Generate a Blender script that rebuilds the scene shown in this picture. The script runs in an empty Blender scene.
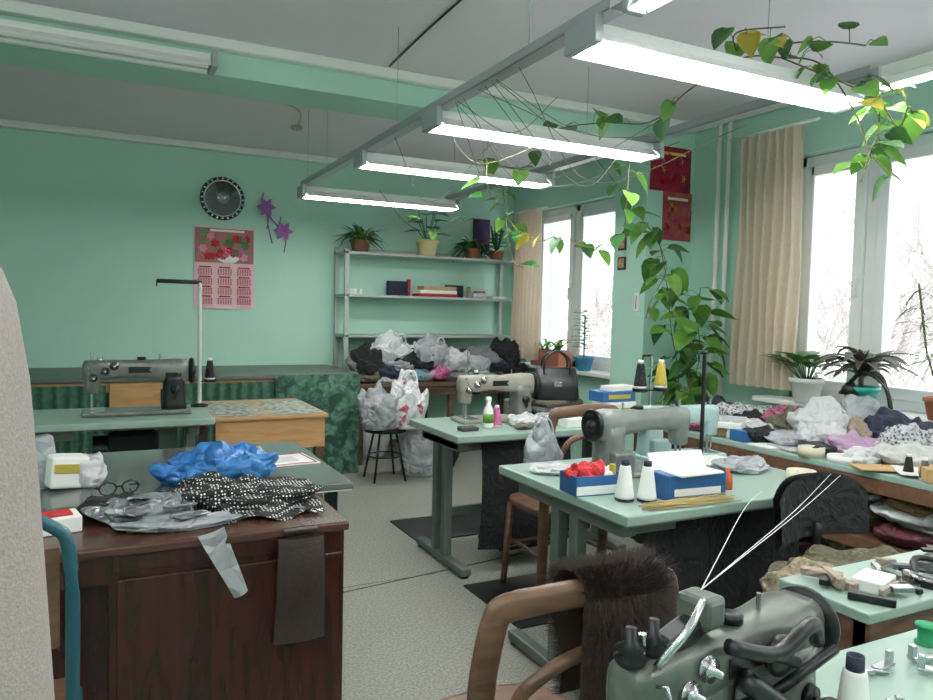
import bpy, bmesh, math, random
from mathutils import Vector, Matrix, noise
random.seed(7)
S=bpy.context.scene
S.view_settings.view_transform='Standard'
S.view_settings.gamma=1.05
def lin(c):
    return tuple([(x/255/12.92 if x/255<=.04045 else ((x/255+.055)/1.055)**2.4) for x in c])+(1,)
MATS={}
def mat(name,c,r=.6,m=0,n=None,c2=None,b=None,e=0,kind=None,sp=.5,tl=0,al=1):
    if name in MATS:return MATS[name]
    M_=bpy.data.materials.new(name);M_.use_nodes=True;nt=M_.node_tree;N=nt.nodes;L=nt.links
    p=N['Principled BSDF'];p.inputs['Base Color'].default_value=lin(c);p.inputs['Roughness'].default_value=r;p.inputs['Metallic'].default_value=m
    p.inputs['Specular IOR Level'].default_value=sp;p.inputs['Alpha'].default_value=al
    tc=N.new('ShaderNodeTexCoord')
    src_=[None]
    def mixc(fac,a,bb):
        mx=N.new('ShaderNodeMix');mx.data_type='RGBA';L.new(fac,mx.inputs[0]);mx.inputs[6].default_value=lin(a);mx.inputs[7].default_value=lin(bb)
        L.new(mx.outputs[2],p.inputs['Base Color']);src_[0]=mx.outputs[2];return mx
    def ramp(src,a,bb):
        rp=N.new('ShaderNodeMapRange');rp.inputs[1].default_value=a;rp.inputs[2].default_value=bb;L.new(src,rp.inputs[0]);return rp.outputs[0]
    if kind=='dots':
        v=N.new('ShaderNodeTexVoronoi');v.inputs['Scale'].default_value=n[0];v.inputs['Randomness'].default_value=.25;L.new(tc.outputs['Object'],v.inputs['Vector'])
        mixc(ramp(v.outputs['Distance'],n[1],n[1]+.03),c2,c)
    elif kind=='voro':
        v=N.new('ShaderNodeTexVoronoi');v.inputs['Scale'].default_value=n[0];L.new(tc.outputs['Object'],v.inputs['Vector'])
        mx=mixc(ramp(v.outputs['Distance'],.2,.6),c,c2)
    elif kind=='wood':
        mp=N.new('ShaderNodeMapping');mp.inputs['Scale'].default_value=(1,6,6) if n is None else n;L.new(tc.outputs['Object'],mp.inputs[0])
        w=N.new('ShaderNodeTexNoise');w.inputs['Scale'].default_value=4;w.inputs['Detail'].default_value=6;w.inputs['Distortion'].default_value=1.2;L.new(mp.outputs[0],w.inputs['Vector'])
        mixc(ramp(w.outputs[0],.35,.65),c,c2)
    elif n:
        w=N.new('ShaderNodeTexNoise');w.inputs['Scale'].default_value=n[0];w.inputs['Detail'].default_value=5;L.new(tc.outputs['Object'],w.inputs['Vector'])
        if len(n)>2:w.inputs['Distortion'].default_value=n[2]
        q=n[1];ce=n[3] if len(n)>3 else .5
        mixc(ramp(w.outputs[0],ce-q,ce+q),c,c2 if c2 else tuple(x*.8 for x in c))
    if b:
        if len(b)>3:
            w0=N.new('ShaderNodeTexNoise');w0.inputs['Scale'].default_value=b[0]*.5;L.new(tc.outputs['Object'],w0.inputs['Vector'])
            va=N.new('ShaderNodeVectorMath');va.operation='MULTIPLY_ADD';L.new(w0.outputs['Color'],va.inputs[0]);va.inputs[1].default_value=(.12,.12,.12);L.new(tc.outputs['Object'],va.inputs[2])
            w=N.new('ShaderNodeTexVoronoi');w.feature='DISTANCE_TO_EDGE';w.inputs['Scale'].default_value=b[0];L.new(va.outputs[0],w.inputs['Vector'])
        else:
            w=N.new('ShaderNodeTexNoise');w.inputs['Scale'].default_value=b[0];w.inputs['Detail'].default_value=4;L.new(tc.outputs['Object'],w.inputs['Vector'])
            if len(b)>2 and b[2]>.01:w.inputs['Distortion'].default_value=1.5;w.inputs['Detail'].default_value=2
        bp=N.new('ShaderNodeBump');bp.inputs['Strength'].default_value=b[1];bp.inputs['Distance'].default_value=.01 if len(b)<3 else b[2];L.new(w.outputs[0],bp.inputs['Height']);L.new(bp.outputs[0],p.inputs['Normal'])
    if e:
        p.inputs['Emission Color'].default_value=(1,1,.97,1);p.inputs['Emission Strength'].default_value=e
    if tl:
        tr=N.new('ShaderNodeBsdfTranslucent');tr.inputs[0].default_value=lin(c)
        if src_[0]:L.new(src_[0],tr.inputs[0])
        ms=N.new('ShaderNodeMixShader');ms.inputs[0].default_value=tl;L.new(p.outputs[0],ms.inputs[1]);L.new(tr.outputs[0],ms.inputs[2]);L.new(ms.outputs[0],N['Material Output'].inputs[0])
    MATS[name]=M_;return M_
def cat(pts,n=8):
    P=[Vector(p) for p in pts];P=[P[0]*2-P[1]]+P+[P[-1]*2-P[-2]];o=[]
    for i in range(1,len(P)-2):
        a,b,c,d=P[i-1:i+3]
        for k in range(n):
            t=k/n;o.append(.5*((2*b)+(c-a)*t+(2*a-5*b+4*c-d)*t*t+(3*b-a-3*c+d)*t**3))
    o.append(P[-2]);return o
class M:
    def __init__(s,name):
        s.name=name;s.v=[];s.f=[];s.mi=[];s.sm=[];s.mats=[];s.T=Matrix.Identity(4)
    def at(s,x=0,y=0,z=0,rz=0,rx=0,ry=0,sc=1):
        s.T=Matrix.Translation((x,y,z))@Matrix.Rotation(rz,4,'Z')@Matrix.Rotation(ry,4,'Y')@Matrix.Rotation(rx,4,'X')@Matrix.Scale(sc,4);return s
    def add(s,vs,fs,m,sm=False):
        if m not in s.mats:s.mats.append(m)
        o=len(s.v);i=s.mats.index(m)
        s.v+=[s.T@Vector(v) for v in vs]
        for f in fs:s.f.append([o+k for k in f]);s.mi.append(i);s.sm.append(sm)
    def box(s,c,d,m,bev=0,rz=0,rx=0,ry=0):
        bm=bmesh.new();bmesh.ops.create_cube(bm,size=1)
        for v in bm.verts:v.co=Vector((v.co.x*d[0],v.co.y*d[1],v.co.z*d[2]))
        if bev:bmesh.ops.bevel(bm,geom=bm.edges[:]+bm.verts[:],offset=bev,segments=2,profile=.5,affect='EDGES')
        R=Matrix.Rotation(rz,3,'Z')@Matrix.Rotation(ry,3,'Y')@Matrix.Rotation(rx,3,'X')
        bm.verts.index_update()
        s.add([R@v.co+Vector(c) for v in bm.verts],[[v.index for v in f.verts] for f in bm.faces],m);bm.free()
    def b2(s,a,b,m,bev=0):
        s.box([(a[i]+b[i])/2 for i in range(3)],[abs(b[i]-a[i]) for i in range(3)],m,bev)
    def rings(s,R,m,cap=True,sm=True):
        n=len(R[0]);vs=[p for r in R for p in r];fs=[]
        for i in range(len(R)-1):
            for k in range(n):fs.append([i*n+k,i*n+(k+1)%n,(i+1)*n+(k+1)%n,(i+1)*n+k])
        if cap:fs.append(list(range(n))[::-1]);fs.append([(len(R)-1)*n+k for k in range(n)])
        s.add(vs,fs,m,sm)
    def tube(s,pts,r,m,n=8,smooth=0,flat=None):
        P=cat(pts,smooth) if smooth else [Vector(p) for p in pts]
        R=[];up=Vector((0,0,1))
        for i,p in enumerate(P):
            t=(P[min(i+1,len(P)-1)]-P[max(i-1,0)]).normalized()
            a=t.cross(up)
            if flat:a=t.cross(Vector((0,1,0)))
            if a.length<.05:a=t.cross(Vector((0,1,0)))
            a.normalize();b=a.cross(t)
            rr=r[min(len(r)-1,int(i*len(r)/len(P)))] if isinstance(r,(list,tuple)) else r
            ra,rb=(rr*flat[0],rr*flat[1]) if flat else (rr,rr)
            R.append([p+a*math.cos(6.28318*k/n)*ra+b*math.sin(6.28318*k/n)*rb for k in range(n)])
        s.rings(R,m)
    def cyl(s,a,b,r,m,r2=None,n=20):
        a=Vector(a);b=Vector(b);t=(b-a).normalized();u=t.orthogonal().normalized();w=t.cross(u);r2=r if r2 is None else r2
        ra=[a+(u*math.cos(6.28318*k/n)+w*math.sin(6.28318*k/n))*r for k in range(n)]
        rb=[b+(u*math.cos(6.28318*k/n)+w*math.sin(6.28318*k/n))*r2 for k in range(n)]
        s.add(ra+rb,[[k,(k+1)%n,n+(k+1)%n,n+k] for k in range(n)],m,True)
        s.add(ra,[list(range(n))[::-1]],m);s.add(rb,[list(range(n))],m)
    def lathe(s,prof,c,m,n=24,axis='z',sx=1):
        R=[]
        for r,z in prof:
            ring=[]
            for k in range(n):
                a=6.28318*k/n;x,y=r*math.cos(a),r*math.sin(a)*sx
                q=(x,y,z) if axis=='z' else ((z,x,y) if axis=='x' else (x,z,y))
                ring.append(Vector(q)+Vector(c))
            R.append(ring)
        s.rings(R,m)
    def loft(s,secs,m,axis='x',n=20,pw=3.5):
        R=[]
        for t,ca,cb,wa,wb in secs:
            ring=[]
            for k in range(n):
                a=6.28318*k/n;ca_,sa_=math.cos(a),math.sin(a)
                p=abs(ca_)**(2/pw)*math.copysign(1,ca_)*wa/2+ca;q=abs(sa_)**(2/pw)*math.copysign(1,sa_)*wb/2+cb
                ring.append((t,p,q) if axis=='x' else (p,q,t))
            R.append(ring)
        s.rings(R,m)
    def sheet(s,fn,nu,nv,m,sm=True):
        vs=[fn(i/nu,j/nv) for j in range(nv+1) for i in range(nu+1)]
        fs=[[j*(nu+1)+i,j*(nu+1)+i+1,(j+1)*(nu+1)+i+1,(j+1)*(nu+1)+i] for j in range(nv) for i in range(nu)]
        s.add(vs,fs,m,sm)
    def blob(s,c,d,m,seed=0,amp=.25,fr=1.5,sub=4,rz=0,wr=.12,clamp=True):
        # soft slumped cloth / bag: warped, flattened lump with shallow folds
        bm=bmesh.new();bmesh.ops.create_icosphere(bm,subdivisions=sub,radius=1)
        R=Matrix.Rotation(rz,3,'Z');vs=[];th=seed*2.1;wr=min(wr,1)
        ca,sa=math.cos(th),math.sin(th);off=Vector((seed*3.7,seed*1.3,seed*7.1))
        for v in bm.verts:
            p=v.co.copy();q=p*1.2+off
            n1=noise.noise(q);n2=noise.noise(q*1.9+Vector((5,1,3)));n3=noise.noise(q*3.6)
            g=math.sin(9*(p.x*ca+p.y*sa)+5*n1)*(.5+.8*n2)
            k=(1+min(amp,.3)*n1)*(1+wr*(.10*n2+.05*g+.06*n3))
            zc=p.z*.62+.38
            p*=k
            if clamp:
                if zc<=0:z=.0005
                else:
                    z=d[2]*(zc**.75)*(1+.35*n1+wr*(.14*g+.16*n2+.12*n3))
                    z=max(z,.0005)
            else:z=p.z*d[2]/2
            p=R@Vector((p.x*d[0]/2,p.y*d[1]/2,0));p.z=z
            vs.append(p+Vector(c))
        bm.verts.index_update();s.add(vs,[[v.index for v in f.verts] for f in bm.faces],m,True);bm.free()
    def leaf(s,p,d,m,size=.1,roll=0,w=1):
        d=Vector(d).normalized();u=Vector((0,0,1))
        a=d.cross(u)
        if a.length<.1:a=Vector((1,0,0))
        a.normalize();nrm=a.cross(d);R=Matrix.Rotation(roll,3,d);a=R@a;nrm=R@nrm
        o=[(0,0),(.27,-.13),(.46,.08),(.45,.38),(.27,.74),(0,1.08)];p=Vector(p)
        vs=[]
        for x,y in o:
            cu=-.18*y*y
            vs.append(p+(d*y+nrm*(cu))*size)
            vs.append(p+(a*x*w+d*y+nrm*(.16*x+cu))*size)
            vs.append(p+(-a*x*w+d*y+nrm*(.16*x+cu))*size)
        fs=[]
        for i in range(5):
            fs.append([3*i,3*i+1,3*i+4,3*i+3]);fs.append([3*i,3*i+3,3*i+5,3*i+2])
        s.add(vs,fs,m,True)
    def blade(s,p,d,L,w,m,droop=.6,n=8):
        p=Vector(p);d=Vector(d).normalized();a=d.cross(Vector((0,0,1)))
        if a.length<.05:a=Vector((1,0,0))
        a.normalize();vs=[]
        for i in range(n+1):
            t=i/n;ww=w*max(0,math.sin(math.pi*min(1,.12+.88*t)))**.7 if t<1 else 0
            c=p+d*L*t+Vector((0,0,-droop*L*t*t))
            vs+= [c-a*ww/2+Vector((0,0,ww*.2)),c,c+a*ww/2+Vector((0,0,ww*.2))]
        fs=[]
        for i in range(n):
            fs+=[[3*i,3*i+1,3*i+4,3*i+3],[3*i+1,3*i+2,3*i+5,3*i+4]]
        s.add(vs,fs,m,True)
    def done(s,parent=None):
        xs=[v.x for v in s.v];ys=[v.y for v in s.v];zs=[v.z for v in s.v]
        o=Vector(((min(xs)+max(xs))/2,(min(ys)+max(ys))/2,min(zs)))
        me=bpy.data.meshes.new(s.name);me.from_pydata([v-o for v in s.v],[],s.f)
        for m in s.mats:me.materials.append(m)
        me.polygons.foreach_set('material_index',s.mi);me.polygons.foreach_set('use_smooth',s.sm);me.update()
        ob=bpy.data.objects.new(s.name,me);ob.location=o;bpy.context.collection.objects.link(ob)
        return ob
rnd=random.uniform
# ---------------- camera
yaw,pit,rol=.466,.052,.022
F=Vector((math.sin(yaw)*math.cos(pit),math.cos(yaw)*math.cos(pit),-math.sin(pit)));R0=Vector((math.cos(yaw),-math.sin(yaw),0));U0=R0.cross(F)
R=R0*math.cos(rol)+U0*math.sin(rol);U=U0*math.cos(rol)-R0*math.sin(rol)
cd=bpy.data.cameras.new('camera');cam=bpy.data.objects.new('camera',cd);bpy.context.collection.objects.link(cam)
mw=Matrix((R,U,-F)).transposed().to_4x4();mw.translation=Vector((0,0,1.4));cam.matrix_world=mw
cd.sensor_width=36;cd.lens=733/933*36;cd.clip_start=.02;S.camera=cam
# ---------------- materials
green=mat('mint_wall_paint',(178,221,204),.55,n=(1.5,.4),c2=(172,215,198),b=(25,.12))
ceilm=mat('ceiling_whitewash',(238,231,238),.8,n=(2,.4),c2=(231,224,232))
white=mat('white_paint',(232,234,232),.4)
wht2=mat('window_plastic',(240,242,244),.3)
floorm=mat('speckled_linoleum',(158,158,147),.5,n=(90,.16),c2=(116,118,107))
seam=mat('seam_dark',(80,84,78),.7)
mint=mat('mint_laminate',(150,175,164),.3,n=(3,.3),c2=(138,164,153))
gmet=mat('grey_green_metal',(108,118,114),.45,.3,n=(6,.3),c2=(88,98,94))
dmet=mat('dark_metal',(42,44,46),.35,.7)
steel=mat('steel',(190,192,195),.25,1)
galv=mat('galvanised_channel',(170,176,180),.35,.4)
black=mat('black_cloth',(24,25,28),.9,b=(14,.8,.03))
blackp=mat('black_plastic',(20,21,23),.35)
brown=mat('brown_veneer',(60,28,20),.2,kind='wood',n=(6,6,.8),c2=(40,20,15))
browntop=mat('brown_veneer_top',(84,54,44),.22,kind='wood',c2=(64,40,32))
orwood=mat('orange_veneer',(192,148,98),.45,kind='wood',c2=(172,128,82))
chwood=mat('chair_beech',(112,82,62),.35,kind='wood',c2=(84,58,44))
benchtop=mat('bench_oilcloth',(92,104,98),.45,n=(3,.35),c2=(78,90,84))
greytop=mat('grey_glossy_top',(98,106,103),.15,n=(4,.4),c2=(82,90,87))
marble=mat('green_marble_oilcloth',(34,72,58),.35,n=(11,.14,1.2,.56),c2=(104,146,126))
drape=mat('green_velvet',(28,72,58),.8,n=(30,.3),c2=(78,122,102))
beige=mat('beige_curtain',(218,204,184),.9,n=(40,.4),c2=(204,190,170),tl=.3)
paper=mat('paper',(236,236,232),.7)
leafm=mat('pothos_leaf',(84,140,56),.4,n=(14,.25),c2=(124,172,78),tl=.3)
leafd=mat('dark_leaf',(50,98,50),.4,n=(10,.3),c2=(74,126,64),tl=.2)
leafy=mat('yellow_leaf',(206,186,80),.5,tl=.3)
stem=mat('vine_stem',(104,98,66),.7)
purple=mat('purple_leaf',(104,76,80),.45,n=(8,.3),c2=(76,100,70),tl=.2)
terra=mat('terracotta',(160,98,72),.7)
tube_e=mat('fluorescent_tube',(255,255,250),.5,e=38)
refl=mat('lamp_reflector',(245,246,246),.35)
soil=mat('soil',(50,38,30),.95)
def col(nm_,c,r=.75,**k):return mat(nm_,c,r,**k)
FB=(14,.8,.03)
wbag=col('white_polythene',(214,216,218),.25,b=(13,.9,.03,1),tl=.12);gbag=col('grey_polythene',(144,150,155),.22,n=(6,.2),c2=(186,191,195),b=(13,.9,.03,1),tl=.12)
blue=col('blue_polythene',(34,100,182),.2,n=(7,.3),c2=(78,148,212),b=(14,1,.035,1),tl=.15);red=col('red_cloth',(186,34,40),b=FB);pink=col('pink_cloth',(200,96,150),b=FB);navy=col('navy_cloth',(32,36,60),b=FB)
dots=mat('black_white_dot_fabric',(18,18,20),.8,kind='dots',n=(95,.28),c2=(232,232,228),b=FB)
kraft=col('kraft',(186,152,106))
# ---------------- room
XR=4.06;YB=7.0;H=2.85;XL=-1.7;YF=-2.0;t=.3
def room(name,a,b,m):
    o=M(name);o.b2(a,b,m);return o.done()
room('floor',(XL-t,YF-t,-.1),(XR+t,YB+t,0),floorm)
room('ceiling',(XL-t,YF-t,H),(XR+t,YB+t,H+.1),ceilm)
room('wall_back',(XL-t,YB,0),(XR+t,YB+t,H),green)
room('wall_left',(XL-t,YF,0),(XL,YB,H),green)
room('wall_front',(XL-t,YF-t,0),(XR+t,YF,H),green)
w=M('wall_right');wins=[(-1.6,.6),(1.6,3.42),(5.1,6.65)];zs,zt=.88,2.46  # first opening is an unseen window behind the camera, added for daylight
ys=[YF]+[q for a in wins for q in a]+[YB]
for i in range(0,len(ys),2):w.b2((XR,ys[i],0),(XR+t,ys[i+1],H),green)
for a,b in wins:w.b2((XR,a,0),(XR+t,b,zs),green);w.b2((XR,a,zt),(XR+t,b,H),green)
w.done()
o=M('wall_pilaster');o.b2((3.62,4.28,0),(XR,4.66,2.665),green);o.done()
o=M('ceiling_beam');o.b2((XL,4.28,2.665),(XR,4.66,H),green);o.done()
o=M('trim_1');o.b2((XL,6.93,2.79),(XR,YB,H),white,.01);o.done()
o=M('trim_2');o.b2((XL,4.21,2.79),(XR,4.28,H),white,.01);o.done()
o=M('trim_3');o.b2((XR-.06,YF,2.79),(XR,4.2,H),white,.01);o.done()
o=M('baseboard_back');o.b2((XL,6.97,0),(XR,7,.08),chwood);o.done()
for i,(a,b) in enumerate(wins):
    o=M('window_%d'%(i+1));x0,x1=XR+.1,XR+.17
    o.b2((x0,a,zs),(x1,b,zs+.07),wht2,.008);o.b2((x0,a,zt-.07),(x1,b,zt),wht2,.008)
    md=[2.88] if i==1 else ([5.92] if i==2 else [-.4])
    edges=[a+.03]+md+[b-.03]
    for e in edges:o.b2((x0,e-.04,zs),(x1,e+.04,zt),wht2,.008)
    for p,q in zip(edges[:-1],edges[1:]):
        for y in (p+.075,q-.075):o.b2((x0-.02,y-.035,zs+.07),(x1,y+.035,zt-.07),wht2,.008)
        for z in (zs+.1,zt-.1):o.b2((x0-.02,p+.075,z-.035),(x1,q-.075,z+.035),wht2,.008)
        o.box((x0-.035,p+.075,1.6),(.03,.025,.12),white,.005)
    o.b2((XR-.16,a-.08,zs-.03),(x0,b+.08,zs+.005),white,.008)
    o.done()
# trees outside
bark=col('bark',(186,180,178),.9);snow=col('snow',(245,247,250),.8)
def tree(x,y,s):
    o=M('bare_tree')
    def br(p,d,L,r,k):
        q=p+d*L;mid=(p+q)/2+Vector((rnd(-1,1),rnd(-1,1),rnd(-1,1)))*L*.08
        o.tube([p,mid,q],[r,r*.85,r*.7],bark,5)
        if k==0:return
        for _ in range(4):
            dd=(d+Vector((rnd(-1,1),rnd(-1,1),rnd(-.6,.7)))*.85).normalized();br(p+d*L*rnd(.3,1),dd,L*rnd(.5,.72),r*.58,k-1)
    random.seed(s);br(Vector((x,y,-2)),Vector((0,0,1)),2.6,.055,4);o.done()
for i,(x,y) in enumerate([(8.2,5.3),(9.5,9.8),(8.8,12.),(8.6,7.4),(10,13.5),(8.8,4.6),(8.4,3.4),(8.9,10.8),(9.4,6.4),(9.2,8.6)]):tree(x,y,i+3)
o=M('snowy_ground');o.b2((4.6,-8,-2.2),(30,40,-2),snow);o.done()
random.seed(11)
# curtains
def curtain(x,y0,y1,z0,z1,n):
    o=M('window_curtain')
    o.sheet(lambda u,v:(x+.035*math.sin(u*n*6.283+.6*math.sin(v*5))*(.6+.4*v),y0+(y1-y0)*u+.01*math.sin(v*7+u*9),z1+(z0-z1)*v),n*10,14,beige)
    o.tube([(x,y0-.1,z1+.01),(x,y1+.1,z1+.01)],.01,white);o.done()
curtain(3.88,3.16,3.66,.95,2.6,7)
curtain(3.86,6.12,6.6,.94,2.42,7)
# pipes
o=M('heating_pipe')
for y in (3.86,3.95):o.tube([(3.98,y,0),(3.98,y,H)],.016,white,12)
o.done()
# ---------------- fluorescent rows
def flamp(x0,x1,y,z,lit=True,wd=.17,ref=True,along_y=False):
    o=M('fluorescent_lamp')
    if along_y:o.at(x0,y,0,math.pi/2);x1-=x0;x0=0;y=0
    o.b2((x0,y-.025,z-.045),(x1,y+.025,z),white,.006)
    if ref:
        R_=[]
        for x in (x0+.02,x1-.02):
            R_.append([(x,y-wd/2,z-.075),(x,y-wd*.18,z-.035),(x,y+wd*.18,z-.035),(x,y+wd/2,z-.075),(x,y+wd/2,z-.08),(x,y+wd*.18,z-.04),(x,y-wd*.18,z-.04),(x,y-wd/2,z-.08)])
        o.rings(R_,refl,sm=False)
        for x in (x0,x1):o.b2((x-.015,y-wd/2,z-.085),(x+.015,y+wd/2,z),galv,.006)
    for dy in ((-.045,.045) if wd>.1 else (0,)):
        o.cyl((x0+.03,y+dy,z-.07 if ref else z-.02),(x1-.03,y+dy,z-.07 if ref else z-.02),.015,tube_e if lit else refl,n=12)
    if not ref:
        for x in (x0+.1,x1-.1):o.tube([(x,y,z),(x,y,H)],.003,dmet,6)
    o.done()
ZL=2.30
for y in (1.91,3.06,4.07,5.42):flamp(1.34,2.6,y,ZL)
flamp(1.38,2.58,.52,ZL+.05,along_y=True,wd=.07);flamp(2.58,3.78,.58,ZL+.03,along_y=True,wd=.07)
for y in (-.1,-1.2):flamp(1.6,2.8,y,ZL,ref=False)  # unseen bare-tube lamps added behind the camera to lift the ceiling light
for y in (1.5,.2,-1.1):flamp(-1.2,.1,y,ZL,ref=False)  # left row out of view, added to brighten the ceiling and room
flamp(-.78,.545,4.13,2.72,False)
for x in (1.38,2.57):
    o=M('lamp_channel')
    o.b2((x-.03,1.8,ZL+.001),(x+.03,5.5,ZL+.005),galv);o.b2((x-.03,1.8,ZL+.002),(x-.026,5.5,ZL+.04),galv);o.b2((x+.026,1.8,ZL+.002),(x+.03,5.5,ZL+.04),galv)
    for y in (2.3,3.6,4.9,5.4):o.tube([(x,y,ZL),(x,y,H)],.002,galv,6)
    o.done()
o=M('ceiling_cable');o.tube([(1.55,4.18,H-.005),(1.52,3.6,H-.006),(1.5,2.9,H-.005),(1.45,2.2,H-.006)],.006,dmet,6,smooth=6);o.done()
o=M('ceiling_cable');o.tube([(1.42,5.9,H-.01),(1.3,5.4,H-.012),(.9,5.1,H-.01),(.4,5.0,H-.008)],.006,galv,6,smooth=6);o.lathe([(.04,0),(.045,-.02),(.03,-.035)],(1.42,5.92,H),beige);o.done()
# ---------------- back wall items
def clock():
    o=M('wall_clock');o.at(1.006,6.995,2.373,rx=math.pi/2)
    o.lathe([(.0,0),(.19,0),(.195,.02),(.18,.035),(.15,.03),(.148,.022),(0,.022)],(0,0,0),blackp,48)
    o.lathe([(.148,.022),(.155,.034),(.163,.034),(.168,.03)],(0,0,0),steel,48)
    o.lathe([(0,.0225),(.085,.0225),(.085,.0245),(0,.0245)],(0,0,0),col('dial_grey',(176,180,182),.4),36)
    o.lathe([(0,.0235),(.05,.0235),(.05,.0255),(0,.0255)],(0,0,0),col('dial_dark',(60,64,66),.4),36)
    for k in range(60):
        a=k*math.pi/30;r=.122 if k%5 else .114;L=.014 if k%5 else .04
        o.box((math.sin(a)*r,math.cos(a)*r,.025),(.004 if k%5 else .013,L,.003),white,rz=-a)
    for k in range(24):
        a=k*math.pi/12;o.box((math.sin(a)*.178,math.cos(a)*.178,.035),(.015,.02,.005),steel,.002,rz=-a)
    for a,L,w_ in ((-1.0,.06,.009),(2.4,.09,.006)):
        o.box((math.sin(a)*L/2,math.cos(a)*L/2,.029),(w_,L,.002),white,rz=-a)
    o.lathe([(0,.026),(.012,.026),(.01,.034),(0,.034)],(0,0,0),steel);o.done()
clock()
o=M('wall_calendar');o.at(1.03,6.993,1.75,rx=math.pi/2,rz=0)
o.sheet(lambda u,v:((u-.5)*.53,(v-.5)*.74,.002+.012*(1-v)**2*abs(math.sin(u*4))),8,10,col('calendar_page',(232,192,198)))
o.box((0,.2,.006),(.51,.31,.003),col('calendar_rose',(196,96,116),n=(14,.12),c2=(100,130,84)))
o.lathe([(.0,0),(.1,0),(.095,.004),(0,.005)],(.03,.1,.008),white,24,sx=.6)
rs=random.Random(4);pk2=col('rose_pale',(220,140,160))
for i in range(28):
    x=rs.uniform(-.22,.22);y=rs.uniform(.08,.3)
    if i>19:x=.03+rs.uniform(-.07,.07);y=.15+rs.uniform(-.03,.06)
    for k in range(6):o.leaf((x,y,.012+.001*(i%3)),(math.cos(k*1.05+i),math.sin(k*1.05+i),.08),[red,red,pk2,leafd,pink][i%5],.04)
o.box((.02,.335,.02),(.3,.02,.003),white)
tx=col('print_red',(176,60,80))
for r in range(4):
    for c in range(3):
        x=-.17+c*.17;y=-.0-r*.088+.005;zz=.012+.006*r/3
        o.box((x,y,zz),(.1,.012,.002),red)
        for q in range(5):
            for h in range(6):o.box((x-.055+h*.022,y-.018-q*.012,zz),(.013,.007,.002),tx)
o.done()
o=M('ribbon_wall_ornament');o.at(1.455,6.985,2.2,rx=math.pi/2);vio=col('violet_ribbon',(160,92,176),.5)
for s_,c in ((0,(-.06,.13)),(1,(.1,-.08))):
    for k in range(6):
        a=k*1.05+s_;o.leaf((c[0],c[1],.01),(math.cos(a),math.sin(a),.25),vio,.085,w=.8)
    o.tube([(c[0],c[1],.0),(c[0]+.03,c[1]-.1,0),(c[0]+.01,c[1]-.2,0)],.005,vio)
    o.tube([(c[0],c[1],.0),(c[0]-.03,c[1]+.08,0),(c[0]-.02,c[1]+.13,0)],.005,vio)
o.tube([(-.06,.13,.0),(-.0,.02,0),(.1,-.08,0)],.006,vio,smooth=5);o.tube([(-.06,.13,.0),(-.04,-.02,0),(.0,-.2,0)],.005,vio,smooth=5);o.done()
# cutting bench
o=M('cutting_bench')
o.b2((-1.6,6.0,.82),(1.99,6.97,.86),benchtop,.008)
for x in (-1.5,-.2,.9):o.b2((x-.03,6.05,0),(x+.03,6.9,.82),orwood)
o.b2((-1.55,6.03,.74),(1.95,6.06,.82),orwood)
o.b2((.07,6.01,.60),(.52,6.05,.81),orwood,.005)
o.b2((1.28,5.985,.0),(1.985,6.0,.83),marble);o.b2((1.975,6.0,0),(1.99,6.9,.82),marble)
o.sheet(lambda u,v:(1.28+.71*u,5.975+.008*math.sin(u*30),.85-.84*v),30,4,marble)
for a,b in ((-1.5,.05),(.54,1.27)):
    o.sheet(lambda u,v:(a+(b-a)*u,6.0+.018*math.sin(u*(b-a)*75),.80-.68*v),int((b-a)*80),3,drape)
o.done()
o=M('back_side_table');o.b2((2.02,6.2,.70),(4.0,6.97,.738),chwood,.006)
for x in (2.1,3.0,3.9):
    for y in (6.28,6.9):o.b2((x-.025,y-.025,0),(x+.025,y+.025,.7),chwood)
o.b2((2.05,6.24,.62),(3.98,6.27,.7),chwood);o.done()
shm=col('shelf_grey',(170,180,176),.5)
o=M('wall_shelf_unit');SX=.09
for x in (1.98+SX,3.8+SX):
    for y in (6.64,6.95):o.b2((x-.02,y-.02,.74),(x+.02,y+.02,1.96),shm,.003)
for z in (1.93,1.53,1.15):o.b2((1.96+SX,6.62,z-.012),(3.82+SX,6.97,z+.012),shm,.003)
o.b2((1.96+SX,6.955,1.93),(3.82+SX,6.97,2.0),shm);o.done()
# clothes pile: bags and folded garments
o=M('clothes_pile')
gc=col('grey_cloth',(112,114,118),b=FB);kc=col('khaki_cloth',(90,86,72),b=FB);lb=col('light_blue_cloth',(120,156,190),b=FB)
cl=[black,navy,gbag,wbag,gc,kc,gbag,black,black,mat('leopard',(150,120,96),.8,kind='voro',n=(40,1),c2=(40,30,26),b=FB),black,gbag]
random.seed(5)
for i in range(34):
    x=rnd(2.16,3.7);y=rnd(6.34,6.5);z=.74+rnd(0,.2)*(1 if i>14 else 0)
    o.blob((x,y,z),(rnd(.28,.46),rnd(.2,.28),rnd(.09,.16)),cl[i%12],i,sub=4,wr=1,rz=rnd(-.3,.3))
for x,z,m_,w_,h_ in ((2.4,.93,wbag,.46,.22),(2.5,.84,black,.4,.2),(2.82,.88,gbag,.4,.24),(2.2,.82,black,.34,.24),(3.62,.88,black,.34,.24),(3.55,.82,navy,.4,.16),(3.25,.78,gbag,.4,.2),(2.9,.76,pink,.24,.13),(2.66,.76,lb,.2,.12),(2.4,.76,navy,.46,.16),(3.05,.84,wbag,.34,.18),(3.68,.76,black,.36,.14),(2.18,.75,kc,.3,.1),(3.05,.74,gc,.3,.1)):
    o.blob((x,6.36,z),(w_,.28,h_),m_,x*3,sub=5,wr=1)
for x,z in ((2.5,1.12),(2.9,1.09)):
    o.tube([(x-.05,6.33,z-.05),(x-.02,6.32,z+.05),(x+.03,6.32,z+.05),(x+.06,6.33,z-.05)],.008,wbag,smooth=4)
o.done()
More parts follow.
